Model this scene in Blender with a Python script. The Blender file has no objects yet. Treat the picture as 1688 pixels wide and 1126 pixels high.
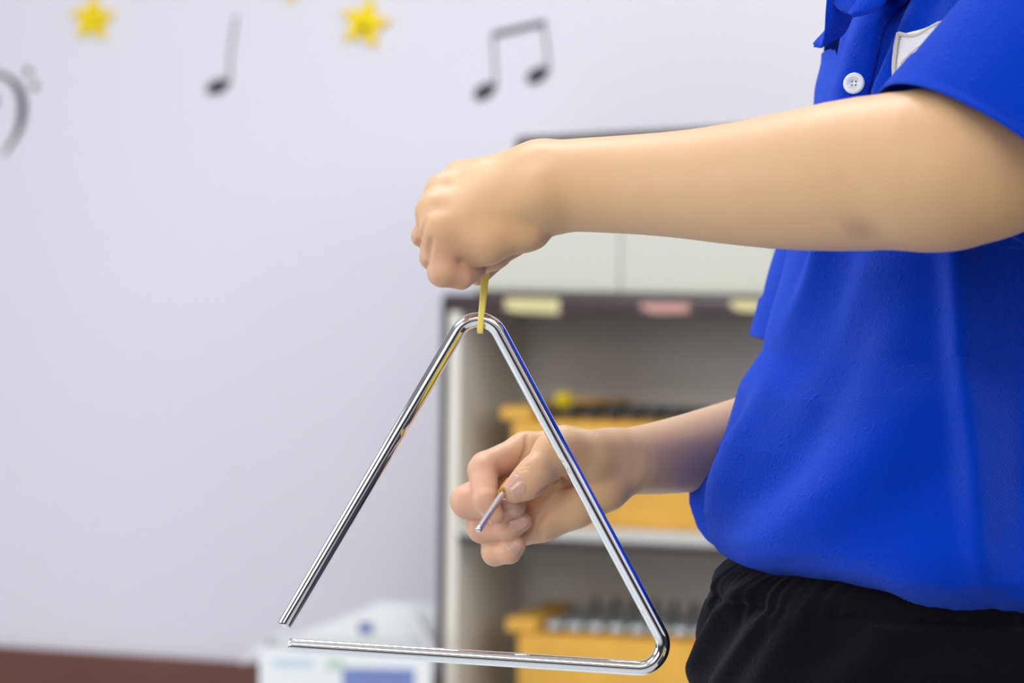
import bpy, bmesh, math
import numpy as np
from mathutils import Vector, Matrix
SC = bpy.context.scene
COL = SC.collection
rng = np.random.default_rng(7)
PI = math.pi

# ------------------------------------------------------------------ camera
F_PX = 85.0 / 36.0 * 1688
PITCH = math.atan(93 / F_PX)
ROLL = math.radians(0.85)
CAM = np.array([0.0, -1.33, 0.85])
_f = np.array([0, math.cos(PITCH), -math.sin(PITCH)])
_u0 = np.array([0, math.sin(PITCH), math.cos(PITCH)])
_r0 = np.array([1.0, 0, 0])
_r = _r0 * math.cos(ROLL) + _u0 * math.sin(ROLL)
_u = _u0 * math.cos(ROLL) - _r0 * math.sin(ROLL)
cd = bpy.data.cameras.new('camera'); cam = bpy.data.objects.new('camera', cd); COL.objects.link(cam)
cd.lens = 85; cd.sensor_width = 36; cd.clip_start = 0.05
m = Matrix(((_r[0], _u[0], -_f[0], CAM[0]), (_r[1], _u[1], -_f[1], CAM[1]), (_r[2], _u[2], -_f[2], CAM[2]), (0, 0, 0, 1)))
cam.matrix_world = m
cd.dof.use_dof = True; cd.dof.focus_distance = 1.335; cd.dof.aperture_fstop = 7.1
SC.camera = cam

def W(px, py, y):
    """world point seen at pixel (px, py) at depth y (metres behind the triangle's plane)"""
    d = _f + (px - 844) / F_PX * _r + (563 - py) / F_PX * _u
    return CAM + d * ((y - CAM[1]) / d[1])

def pix(P):
    v = np.asarray(P) - CAM
    z = v @ _f
    return 844 + F_PX * (v @ _r) / z, 563 - F_PX * (v @ _u) / z

def mm(rpx, y):                      # radius in photo pixels at depth y -> metres
    return rpx * (1.33 + y) / F_PX

# ------------------------------------------------------------------ materials
def srgb(r, g, b):
    f = lambda c: (c / 255 / 12.92) if c / 255 <= .04045 else ((c / 255 + .055) / 1.055) ** 2.4
    return (f(r), f(g), f(b), 1)

def mat(name, col, rough=.5, metal=0., bump=None, var=None, **kw):
    M = bpy.data.materials.new(name); M.use_nodes = True
    nt = M.node_tree; b = nt.nodes['Principled BSDF']
    b.inputs['Base Color'].default_value = col
    b.inputs['Roughness'].default_value = rough
    b.inputs['Metallic'].default_value = metal
    for k, v in kw.items():
        b.inputs[k.replace('_', ' ')].default_value = v
    tc = nt.nodes.new('ShaderNodeTexCoord')
    if var:                          # (scale, amount, detail): mottling of the surface's own colour
        n = nt.nodes.new('ShaderNodeTexNoise'); n.inputs['Scale'].default_value = var[0]; n.inputs['Detail'].default_value = 4
        mx = nt.nodes.new('ShaderNodeMix'); mx.data_type = 'RGBA'
        c2 = var[2] if len(var) > 2 else tuple(c * (1 - var[1]) for c in col[:3]) + (1,)
        mx.inputs['A'].default_value = col; mx.inputs['B'].default_value = c2
        rp = nt.nodes.new('ShaderNodeMapRange'); rp.inputs['From Min'].default_value = .35; rp.inputs['From Max'].default_value = .7
        rp.inputs['To Max'].default_value = var[1] if len(var) > 2 else 1
        nt.links.new(tc.outputs['Object'], n.inputs['Vector']); nt.links.new(n.outputs['Fac'], rp.inputs['Value'])
        nt.links.new(rp.outputs['Result'], mx.inputs['Factor']); nt.links.new(mx.outputs['Result'], b.inputs['Base Color'])
    if bump:                         # (scale, strength, distance)
        n = nt.nodes.new('ShaderNodeTexNoise'); n.inputs['Scale'].default_value = bump[0]; n.inputs['Detail'].default_value = 3
        bp = nt.nodes.new('ShaderNodeBump'); bp.inputs['Strength'].default_value = bump[1]; bp.inputs['Distance'].default_value = bump[2]
        nt.links.new(tc.outputs['Object'], n.inputs['Vector']); nt.links.new(n.outputs['Fac'], bp.inputs['Height'])
        nt.links.new(bp.outputs['Normal'], b.inputs['Normal'])
    return M

def fabric(name, col, scale, sheen, sheen_tint, c2, bump=.35):
    M = mat(name, col, .9, Sheen_Weight=sheen, Sheen_Roughness=.35, Sheen_Tint=sheen_tint, Specular_IOR_Level=.05)
    nt = M.node_tree; b = nt.nodes['Principled BSDF']
    tc = nt.nodes.new('ShaderNodeTexCoord')
    mp = nt.nodes.new('ShaderNodeMapping'); mp.inputs['Rotation'].default_value = (0, math.radians(28), math.radians(20))
    w = nt.nodes.new('ShaderNodeTexWave'); w.inputs['Scale'].default_value = scale; w.inputs['Distortion'].default_value = 1.5
    w.inputs['Detail'].default_value = 2; w.inputs['Detail Scale'].default_value = 3
    n = nt.nodes.new('ShaderNodeTexNoise'); n.inputs['Scale'].default_value = scale * 2.2; n.inputs['Detail'].default_value = 4
    pl = nt.nodes.new('ShaderNodeTexNoise'); pl.inputs['Scale'].default_value = 260; pl.inputs['Detail'].default_value = 2
    pr = nt.nodes.new('ShaderNodeMapRange'); pr.inputs['From Min'].default_value = .6; pr.inputs['From Max'].default_value = .8
    L = nt.links
    L.new(tc.outputs['Object'], mp.inputs['Vector']); L.new(mp.outputs['Vector'], w.inputs['Vector'])
    for q in (n, pl): L.new(tc.outputs['Object'], q.inputs['Vector'])
    L.new(pl.outputs['Fac'], pr.inputs['Value'])
    a = nt.nodes.new('ShaderNodeMath'); a.operation = 'MULTIPLY_ADD'; a.inputs[1].default_value = .45
    L.new(w.outputs['Fac'], a.inputs[0]); L.new(n.outputs['Fac'], a.inputs[2])
    a2 = nt.nodes.new('ShaderNodeMath'); a2.operation = 'MULTIPLY_ADD'; a2.inputs[1].default_value = .8
    L.new(pr.outputs['Result'], a2.inputs[0]); L.new(a.outputs[0], a2.inputs[2])
    bp = nt.nodes.new('ShaderNodeBump'); bp.inputs['Strength'].default_value = bump; bp.inputs['Distance'].default_value = .0012
    L.new(a2.outputs[0], bp.inputs['Height']); L.new(bp.outputs['Normal'], b.inputs['Normal'])
    mx = nt.nodes.new('ShaderNodeMix'); mx.data_type = 'RGBA'
    mx.inputs['A'].default_value = c2; mx.inputs['B'].default_value = col
    L.new(w.outputs['Fac'], mx.inputs['Factor']); L.new(mx.outputs['Result'], b.inputs['Base Color'])
    return M

SKIN = mat('skin', (.655, .42, .235, 1), .47, bump=(900, .12, .0006), var=(38, .4, (.64, .375, .21, 1)),
           Subsurface_Weight=.12, Subsurface_Scale=.006, Subsurface_Radius=(1, .4, .2), Specular_IOR_Level=.28)
def skin_mark(px, py, col, r, amt, y=-.158):
    nt = SKIN.node_tree; b = nt.nodes['Principled BSDF']; old = b.inputs['Base Color'].links[0].from_socket
    g = nt.nodes.new('ShaderNodeNewGeometry'); v = nt.nodes.new('ShaderNodeVectorMath'); v.operation = 'DISTANCE'; v.inputs[1].default_value = W(px, py, y)
    mr = nt.nodes.new('ShaderNodeMapRange'); mr.inputs['From Min'].default_value = 0; mr.inputs['From Max'].default_value = r; mr.inputs['To Min'].default_value = amt; mr.inputs['To Max'].default_value = 0; mr.interpolation_type = 'SMOOTHSTEP'
    mx = nt.nodes.new('ShaderNodeMix'); mx.data_type = 'RGBA'; mx.inputs['B'].default_value = col
    L = nt.links; L.new(g.outputs['Position'], v.inputs[0]); L.new(v.outputs['Value'], mr.inputs['Value']); L.new(mr.outputs['Result'], mx.inputs['Factor']); L.new(old, mx.inputs['A']); L.new(mx.outputs['Result'], b.inputs['Base Color'])
skin_mark(805, 835, (.66, .36, .27, 1), .062, .85, .035)      # pinker skin of palm and fingers
skin_mark(730, 440, (.66, .36, .26, 1), .045, .7, -.02)
skin_mark(1412, 392, (.36, .17, .17, 1), .016, .6)          # small bruise by the elbow
NAIL = mat('nail', (.62, .36, .29, 1), .25, Specular_IOR_Level=.5, Coat_Weight=.3, Coat_Roughness=.15)
NAILTIP = mat('nail_edge', (.70, .52, .43, 1), .3)
SHIRT = fabric('blue_cotton', srgb(0, 72, 226), 420, .26, (.42, .6, 1, 1), srgb(0, 50, 190), .8)
SHORTS = fabric('black_jersey', srgb(19, 18, 24), 420, .2, (.6, .6, .75, 1), srgb(13, 13, 18), .5)
CHROME = mat('chrome', (.86, .87, .89, 1), .045, 1)
STEEL = mat('steel', (.72, .68, .72, 1), .2, 1)
RUBBER = mat('yellow_rubber', srgb(240, 224, 112), .5, Subsurface_Weight=.2, Subsurface_Scale=.002)
AMBER = mat('amber_rubber', srgb(176, 118, 12), .4)
PEARL = mat('pearl_button', srgb(226, 230, 238), .25, Coat_Weight=.4)
THREAD = mat('white_thread', srgb(238, 238, 244), .8, bump=(700, .9, .0008))
CREAM = mat('cream_thread', srgb(205, 201, 190), .8, bump=(900, .8, .0006))
HOLE = mat('dark_hole', srgb(60, 60, 75), .6)
WALL = mat('painted_wall', srgb(228, 225, 234), .75, bump=(300, .08, .001))
WOODBASE = mat('brown_skirting', srgb(112, 68, 58), .45, var=(6, .15))
FLOOR = mat('floor_tile', srgb(200, 206, 209), .3, var=(4, .2))
FRONTW = mat('front_paint', srgb(205, 200, 194), .7, var=(3, .05)); WAINS = mat('dark_wainscot', srgb(48, 38, 56), .6, var=(3, .2))
CEIL = mat('ceiling_paint', srgb(225, 225, 225), .8, var=(3, .04))
PALE = mat('pale_laminate', srgb(230, 226, 214), .5, var=(5, .04))
GREYL = mat('grey_backboard', srgb(226, 220, 214), .6, var=(5, .05))
DARK = mat('dark_edging', srgb(62, 48, 52), .32, var=(30, .2))
DOORM = mat('pale_door', srgb(202, 201, 188), .45, var=(3, .03))
SLAB = mat('dark_case', srgb(70, 62, 54), .6, var=(20, .2))
SHELF = mat('shelf_edge', srgb(196, 196, 192), .45, var=(10, .04))
TAPEY = mat('cream_tape', srgb(214, 204, 150), .6, var=(40, .12))
TAPEP = mat('pink_tape', srgb(196, 148, 138), .6, var=(40, .12))
WOODY = mat('honey_wood', srgb(226, 172, 66), .45, var=(9, .22))
BARD = mat('black_bar', srgb(40, 40, 46), .4, var=(60, .2))
BARS = mat('silver_bar', (.62, .66, .67, 1), .3, .7, var=(60, .1))
PIN = mat('dark_pin', srgb(62, 64, 68), .6, var=(60, .2))
FELT = mat('yellow_felt', srgb(214, 190, 10), .8, var=(60, .2))
STAR = mat('yellow_foam', srgb(252, 220, 0), .9, var=(20, .06))
INK = mat('black_vinyl', srgb(52, 48, 54), .5, var=(40, .15))
STAR_DOT = mat('dark_spot', srgb(60, 62, 40), .6, var=(40, .2))
FACE = mat('star_face', srgb(206, 176, 30), .6, var=(40, .2))
CARTON = mat('white_carton', srgb(232, 235, 236), .6, var=(6, .04))
BLUEP = mat('blue_print', srgb(120, 140, 196), .6, var=(120, .3))
PALEB = mat('pale_blue_print', srgb(196, 212, 224), .6, var=(80, .1))
GREENP = mat('green_print', srgb(186, 212, 196), .6, var=(80, .1))
YPAINT = mat('yellow_paint', srgb(240, 205, 0), .5, var=(8, .05))
HAIR = mat('black_hair', srgb(24, 20, 20), .4, var=(60, .4))
EYEW = mat('eye_white', srgb(235, 232, 230), .2); IRIS = mat('iris', srgb(40, 25, 18), .15)
SHOE = mat('white_shoe', srgb(225, 225, 225), .5, var=(20, .1)); SOLE = mat('shoe_sole', srgb(90, 90, 95), .7, var=(20, .1))

# ------------------------------------------------------------------ object helpers
def tag(o, label=None, cat=None, group=None, kind=None):
    if label: o['label'] = label
    if cat: o['category'] = cat
    if group: o['group'] = group
    if kind: o['kind'] = kind
    return o

def empty(name, loc, rz=0, **kw):
    o = bpy.data.objects.new(name, None); COL.objects.link(o)
    o.location = loc; o.rotation_euler = (0, 0, rz); o.empty_display_size = .05
    return tag(o, **kw)

def mesh_obj(name, V, Fc, m, parent=None, smooth=True, local=False, mats=None):
    me = bpy.data.meshes.new(name)
    V = np.asarray(V, float)
    me.from_pydata(V.tolist(), [], [tuple(int(i) for i in f) for f in Fc])
    me.materials.append(m)
    for x in mats or []: me.materials.append(x)
    me.polygons.foreach_set('use_smooth', [smooth] * len(me.polygons))
    me.update()
    o = bpy.data.objects.new(name, me); COL.objects.link(o)
    if parent is not None:
        o.parent = parent
        if not local:
            bpy.context.view_layer.update()
            o.matrix_parent_inverse = parent.matrix_world.inverted()
    return o

def bm_obj(name, bm, m, parent=None, smooth=False, local=True):
    bmesh.ops.recalc_face_normals(bm, faces=bm.faces[:])
    me = bpy.data.meshes.new(name); bm.to_mesh(me); bm.free()
    me.materials.append(m)
    me.polygons.foreach_set('use_smooth', [smooth] * len(me.polygons))
    o = bpy.data.objects.new(name, me); COL.objects.link(o)
    if parent is not None:
        o.parent = parent
        if not local:
            bpy.context.view_layer.update()
            o.matrix_parent_inverse = parent.matrix_world.inverted()
    return o

def box(bm, a, b, bev=.002):
    """axis aligned bevelled box from corner a to corner b"""
    n = bmesh.new()
    r = bmesh.ops.create_cube(n, size=1)
    for v in n.verts:
        v.co = Vector([(a[i] + b[i]) / 2 + v.co[i] * (b[i] - a[i]) for i in range(3)])
    if bev: bmesh.ops.bevel(n, geom=n.edges[:], offset=bev, segments=2, affect='EDGES', profile=.5)
    me = bpy.data.meshes.new('t'); n.to_mesh(me); n.free(); bm.from_mesh(me); bpy.data.meshes.remove(me)
    return bm

def loft(rings, cap0=False, cap1=False, closed=True):
    """rings: (n, k, 3) -> vertices and quads"""
    R = np.asarray(rings); n, k, _ = R.shape
    V = R.reshape(-1, 3); i = np.arange(n - 1)[:, None] * k; j = np.arange(k if closed else k - 1)[None]
    j2 = (j + 1) % k
    Fc = np.stack([i + j, i + j2, i + k + j2, i + k + j], -1).reshape(-1, 4).tolist()
    if cap0: Fc.append(list(range(k))[::-1])
    if cap1: Fc.append([(n - 1) * k + q for q in range(k)])
    return V, Fc

def tube(P, rad, k=24, cap=True, seed_up=(0, 1, 0)):
    """round bar along polyline P (n,3); rad scalar or (n,) """
    P = np.asarray(P, float); n = len(P); rad = np.broadcast_to(rad, (n,))
    T = np.gradient(P, axis=0); T /= np.linalg.norm(T, axis=1)[:, None]
    up = np.array(seed_up, float); rings = []
    for i in range(n):
        s = np.cross(T[i], up); s /= np.linalg.norm(s); up = np.cross(s, T[i])
        a = np.arange(k) / k * 2 * PI
        rings.append(P[i] + rad[i] * (np.cos(a)[:, None] * s + np.sin(a)[:, None] * up))
    return loft(rings, cap, cap)

def bez(pts, n):
    """Catmull-Rom through points"""
    P = np.asarray(pts, float); P = np.vstack([2 * P[0] - P[1], P, 2 * P[-1] - P[-2]])
    out = []; m = len(P) - 3
    for t in np.linspace(0, m - 1e-6, n):
        i = int(t); u = t - i; a, b, c, d = P[i:i + 4]
        out.append(.5 * (2 * b + (c - a) * u + (2 * a - 5 * b + 4 * c - d) * u * u + (3 * b - a - 3 * c + d) * u ** 3))
    return np.array(out)

# ------------------------------------------------------------------ signed distance bodies, meshed with surface nets
class Body:
    def __init__(s): s.p = []
    def cone(s, a, ra, b, rb, k=.004, cut=False):
        s.p.append((np.array(a, float), float(ra), np.array(b, float), float(rb), k, cut, None))
    def ell(s, c, r, R=None, k=.01, cut=False):
        s.p.append((np.array(c, float), np.array(r, float), None, None, k, cut, np.eye(3) if R is None else np.array(R)))
    def chain(s, pts, k0=.005, k=.0015):
        """pts: (px, py, y_mm, r_px) joints"""
        q = [(W(a, b, y / 1000), mm(r, y / 1000)) for a, b, y, r in pts]
        for i in range(len(q) - 1):
            s.cone(q[i][0], q[i][1], q[i + 1][0], q[i + 1][1], k0 if i == 0 else k)
        return q
    def crease(s, pts, r=.0004, k=.0025, n=9):
        """shallow groove along pixels (px, py), laid on the surface met by that line of sight"""
        P = np.array([W(a, b, -.22) for a, b, _ in bez([(a, b, 0) for a, b in pts], n)])
        d = P - CAM; d /= np.linalg.norm(d, axis=1)[:, None]
        for _ in range(60):
            e = s.ev(P, .05); P = P + d * np.where(e < .9, np.clip(e, -.03, .03), .02)[:, None]
        q = P[np.abs(e) < 5e-4]
        for i in range(len(q) - 1): s.cone(q[i], r, q[i + 1], r, k, True)
    def bounds(s):
        lo = np.full(3, 9.); hi = -lo
        for a, ra, b, rb, k, cut, R in s.p:
            if cut: continue
            if b is None: lo = np.minimum(lo, a - ra.max()); hi = np.maximum(hi, a + ra.max())
            else:
                for c, r in ((a, ra), (b, rb)): lo = np.minimum(lo, c - r); hi = np.maximum(hi, c + r)
        return lo - .012, hi + .012
    def ev(s, P, margin=.032):
        if len(P) > 6000: return np.concatenate([s.ev(P[i:i + 3645], margin) for i in range(0, len(P), 3645)])
        d = np.full(len(P), 1.0)
        if not len(P): return d
        c0 = (P.min(0) + P.max(0)) / 2; R0 = np.sqrt(((P - c0) ** 2).sum(1).max())
        for a, ra, b, rb, k, cut, R in s.p:
            if b is None: c = a; rad = ra.max()
            else: c = (a + b) / 2; rad = np.linalg.norm(b - a) / 2 + max(ra, rb)
            if np.linalg.norm(c0 - c) > R0 + rad + margin + k: continue
            v = P - c
            idx = np.nonzero((v * v).sum(1) < (rad + margin + k) ** 2)[0]
            if not len(idx): continue
            Q = P[idx]
            if b is None:
                q = (Q - a) @ R.T; k0 = np.linalg.norm(q / ra, axis=1); k1 = np.linalg.norm(q / ra ** 2, axis=1) + 1e-9
                e = k0 * (k0 - 1) / k1
            else:
                ab = b - a; l2 = ab @ ab; pr = (Q - a) @ ab / math.sqrt(l2); dr = rb - ra
                pp = np.sqrt(np.maximum(((Q - a) ** 2).sum(1) - pr * pr, 0))
                t = np.clip((pr + pp * dr / math.sqrt(max(l2 - dr * dr, 1e-10))) / math.sqrt(l2), 0, 1)
                e = np.linalg.norm(Q - a - t[:, None] * ab, axis=1) - (ra + (rb - ra) * t)
            o = d[idx]
            if cut:
                e = -e; h = np.maximum(k - np.abs(o - e), 0) / k; d[idx] = np.maximum(o, e) + h * h * k / 4
            else:
                h = np.maximum(k - np.abs(o - e), 0) / k; d[idx] = np.minimum(o, e) - h * h * k / 4
        return d
    def grad(s, P, e=2e-4):
        g = np.stack([s.ev(P + e * np.eye(3)[i]) - s.ev(P - e * np.eye(3)[i]) for i in range(3)], 1)
        return g / (np.linalg.norm(g, axis=1)[:, None] + 1e-12)
    def mesh(s, h, clip=None):
        lo, hi = s.bounds(); B = 8
        if clip is not None: lo = np.maximum(lo, clip[0]); hi = np.minimum(hi, clip[1])
        nb1 = np.ceil((hi - lo) / (h * B * 6)).astype(int)
        g = np.stack(np.meshgrid(*[np.arange(n) for n in nb1], indexing='ij'), -1).reshape(-1, 3)
        big = h * B * 6
        d = s.ev(lo + (g + .5) * big, margin=big * 1.2)
        g = g[np.abs(d) < big * .95]
        sub = np.stack(np.meshgrid(*[np.arange(6)] * 3, indexing='ij'), -1).reshape(-1, 3)
        g = (g[:, None] * 6 + sub[None]).reshape(-1, 3); sm = h * B
        d = s.ev(lo + (g + .5) * sm, margin=sm * 1.2)
        g = g[np.abs(d) < sm * .95 + .003]
        loc = np.stack(np.meshgrid(*[np.arange(B)] * 3, indexing='ij'), -1).reshape(-1, 3)
        cells = (g[:, None] * B + loc[None]).reshape(-1, 3)
        N = 1 << 20
        key = lambda c: (c[:, 0] * N + c[:, 1]) * N + c[:, 2]
        # corner values, unique
        off = np.array([[i, j, k] for i in (0, 1) for j in (0, 1) for k in (0, 1)])
        loc9 = np.stack(np.meshgrid(*[np.arange(B + 1)] * 3, indexing='ij'), -1).reshape(-1, 3)
        dv = np.empty((len(g), 9, 9, 9))
        CH = 1500
        for i in range(0, len(g), CH):
            gg = g[i:i + CH]; P = lo + ((gg[:, None] * B + loc9[None]).reshape(-1, 3)) * h
            dv[i:i + CH] = s.ev(P).reshape(-1, 9, 9, 9)
        cv = np.stack([dv[:, o[0]:o[0] + 8, o[1]:o[1] + 8, o[2]:o[2] + 8].reshape(-1) for o in off], 1)
        neg = cv < 0; act = neg.any(1) & ~neg.all(1)
        cells = cells[act]; cv = cv[act]
        order = np.argsort(key(cells)); cells = cells[order]; cv = cv[order]; keys = key(cells)
        acc = np.zeros((len(cells), 3)); cnt = np.zeros(len(cells))
        edges = [(i, j) for i in range(8) for j in range(i + 1, 8) if np.abs(off[i] - off[j]).sum() == 1]
        for i, j in edges:
            x = (cv[:, i] < 0) != (cv[:, j] < 0)
            t = cv[x, i] / (cv[x, i] - cv[x, j])
            acc[x] += off[i] + t[:, None] * (off[j] - off[i]); cnt[x] += 1
        V = lo + (cells + acc / cnt[:, None]) * h
        Q = []
        for ax in range(3):
            o2 = np.zeros(3, int); o2[ax] = 1
            ci = 0; cj = [q for q in range(8) if (off[q] == o2).all()][0]
            x = np.nonzero((cv[:, ci] < 0) != (cv[:, cj] < 0))[0]
            b, c = [q for q in range(3) if q != ax]
            eb = np.zeros(3, int); eb[b] = 1; ec = np.zeros(3, int); ec[c] = 1
            ids = [x]; ok = np.ones(len(x), bool)
            for e in (eb, eb + ec, ec):
                kk = key(cells[x] - e); p = np.clip(np.searchsorted(keys, kk), 0, len(keys) - 1); ok &= keys[p] == kk; ids.append(p)
            q = np.stack(ids, 1)[ok]; flip = cv[x[ok], ci] < 0
            if ax == 1: flip = ~flip
            q[flip] = q[flip][:, ::-1]
            Q.append(q)
        Q = np.vstack(Q)
        for _ in range(2):
            V = V - np.clip(s.ev(V), -h, h)[:, None] * s.grad(V) * .9
        return V, Q[:, ::-1]

# ------------------------------------------------------------------ the person: frame of the torso
PHI = math.radians(25)
FD = np.array([-math.cos(PHI), -math.sin(PHI), 0]); LD = np.array([math.sin(PHI), -math.cos(PHI), 0])
UP = np.array([0, 0, 1.])
zl = lambda py: W(1450, py, .04)[2]
person = empty('person', (.27, .07, 0), label='person in a blue polo shirt and black shorts holding up a triangle', cat='person')

# shoulder, elbow and hip points
SL = W(1905, -50, -.06); SR = np.array([.262, .215, SL[2] - .005])
NECK = np.array([.285, .07, SL[2] + .03])

def arms():
    B = Body()
    # ---- left arm (near): forearm then elbow and upper arm
    fa = [(905, 306, -8, 74), (960, 305, -18, 77), (1050, 304, -38, 82), (1130, 304, -58, 89), (1210, 303, -78, 100), (1300, 298.5, -100, 113),
          (1400, 289, -122, 125), (1480, 282, -138, 128), (1560, 281, -152, 120), (1640, 273, -155, 92)]
    fs = bez([np.append(W(a, b, y / 1000), mm(r, y / 1000)) for a, b, y, r in fa], 18)
    for i in range(17): B.cone(fs[i, :3], fs[i, 3], fs[i + 1, :3], fs[i + 1, 3], .0001)
    B.cone(W(1560, 281, -.150), mm(112, -.15), W(1650, 262, -.14), mm(96, -.14), .02)
    B.cone(W(1645, 265, -.142), .031, SL - UP * .008, .027, .02)
    # ---- left hand
    wr = [(885, 345, -18), (880, 322, -16), (880, 300, -8), (880, 285, 4)]
    mcp = [(724, 384, -30), (718, 350, -17), (733, 318, -2), (762, 293, 12)]
    for (a, b), r0, r1 in zip(zip(wr, mcp), (36, 40, 40, 36), (24, 23, 22, 22)):
        B.chain([(*a, r0), (*b, r1)], .016)
    for i in range(3): B.chain([(*mcp[i], 21.5), (*mcp[i + 1], 21.5)], .009)
    B.chain([(905, 306, -8, 70), (882, 310, -6, 58)], .004)
    B.chain([(800, 318, 2, 44), (790, 360, -8, 44)], .012)
    B.chain([(881, 383, -17, 26), (866, 382, -20, 30), (800, 400, -27, 34), (738, 396, -29, 26)], .003, .006)        # outer heel of the hand
    B.ell(W(893, 318, -.030), (.010, .010, .010), k=.012)              # wrist bone
    B.chain([(724, 384, -30, 24), (729, 449, -31, 24), (760, 458, -25, 19), (786, 446, -17, 15)], .0055, .0016)
    B.chain([(718, 350, -17, 23), (714, 424, -18, 22), (750, 452, -12, 18), (778, 446, -4, 15)], .0055, .0012)
    B.chain([(733, 318, -2, 23), (698, 389, -3, 20), (736, 440, 2, 17), (775, 450, 6, 14)], .0055, .0012)
    B.chain([(762, 293, 12, 23), (715, 372, 13, 20), (745, 436, 14, 17), (788, 458, 11, 13)], .0055, .0012)
    B.chain([(868, 340, 16, 34), (830, 385, 24, 26), (822, 420, 18, 20), (796, 450, 12, 15)], .006, .002)             # thumb, on the far side
    B.chain([(850, 405, -4, 18), (812, 424, -8, 20), (790, 436, -6, 18)], .004, .004)                                  # palm fold above the band
    B.chain([(800, 402, -8, 30), (762, 424, -8, 26)], .004)
    B.chain([(800, 410, -24, 25), (764, 428, -24, 17)], .003)
    # creases of the left hand
    # ---- right arm (far): elbow behind the shirt, forearm, wrist
    B.cone(SR - UP * .008, .027, W(1392, 680, .25), .032, .01)
    fs = bez([np.append(W(a, b, y / 1000), mm(r, y / 1000)) for a, b, y, r in [(1400, 690, 250, 82), (1320, 705, 212, 80), (1230, 727, 165, 73), (1130, 748, 112, 64), (1060, 758, 74, 57), (1025, 760, 60, 52), (985, 762, 60, 44)]], 16)
    for i in range(15): B.cone(fs[i, :3], fs[i, 3], fs[i + 1, :3], fs[i + 1, 3], .0001)
    # ---- right palm
    B.chain([(1012, 741, 60, 29), (930, 735, 61, 29), (866, 742, 58, 27)], .006, .008)
    B.chain([(1012, 756, 60, 32), (930, 765, 62, 31), (856, 772, 62, 26)], .01, .008)
    B.chain([(1010, 780, 58, 34), (930, 800, 62, 32), (852, 806, 62, 25)], .01, .008)
    B.chain([(1000, 805, 56, 32), (930, 835, 58, 31), (862, 842, 59, 23)], .01, .008)
    B.chain([(998, 812, 48, 30), (950, 835, 47, 30), (895, 860, 50, 28), (862, 876, 56, 24)], .008, .008)       # outer heel
    B.chain([(1005, 748, 50, 36), (975, 752, 44, 38), (915, 750, 34, 35)], .008, .008)      # thumb mound
    # ---- right fingers
    fi = B.chain([(866, 742, 58, 27), (800, 770, 42, 25), (796, 776, 38, 24.5), (801, 826, 22, 20.5), (817, 850, 19, 14.5)], .006, .0022)
    fm = B.chain([(856, 772, 62, 25), (769, 826, 50, 26), (771, 829, 45, 26), (826, 838, 32, 21), (850, 836, 30, 17)], .004, .0022)
    fr = B.chain([(852, 806, 62, 24), (792, 868, 52, 22.5), (794, 872, 47, 22.5), (838, 872, 36, 20), (862, 860, 35, 15.5)], .004, .0022)
    fl = B.chain([(862, 842, 59, 22), (814, 908, 50, 20), (816, 912, 46, 20.5), (840, 910, 38, 18.5), (852, 900, 37, 15)], .004, .0022)
    ft = B.chain([(930, 745, 34, 34), (917, 748, 31, 33), (882, 782, 21, 28.5), (868, 796, 17, 26), (848, 809, 15, 20.5)], .007, .004)
    # creases of the right hand
    B.crease([(868, 718), (868, 740), (858, 760)])
    B.crease([(943, 778), (915, 795), (888, 815)], .0006, .003)
    B.crease([(945, 800), (915, 806), (893, 826)], .0004)
    B.crease([(905, 845), (890, 868), (889, 890)], .0004)
    B.crease([(863, 770), (874, 768), (884, 778)], .0001, .0009)
    B.crease([(859, 776), (871, 774), (880, 785)], .0001, .0009)
    B.crease([(710, 396), (706, 420), (703, 442)], .0006, .003)
    B.crease([(700, 364), (693, 390), (690, 411)], .0006, .003)
    B.tips = dict(index=fi, middle=fm, ring=fr, pinky=fl, thumb=ft)
    return B

ARMS = arms()
V1, Q1 = ARMS.mesh(.00105, clip=(np.array([-.2, -.4, .5]), np.array([.30, .5, 1.2])))

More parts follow.
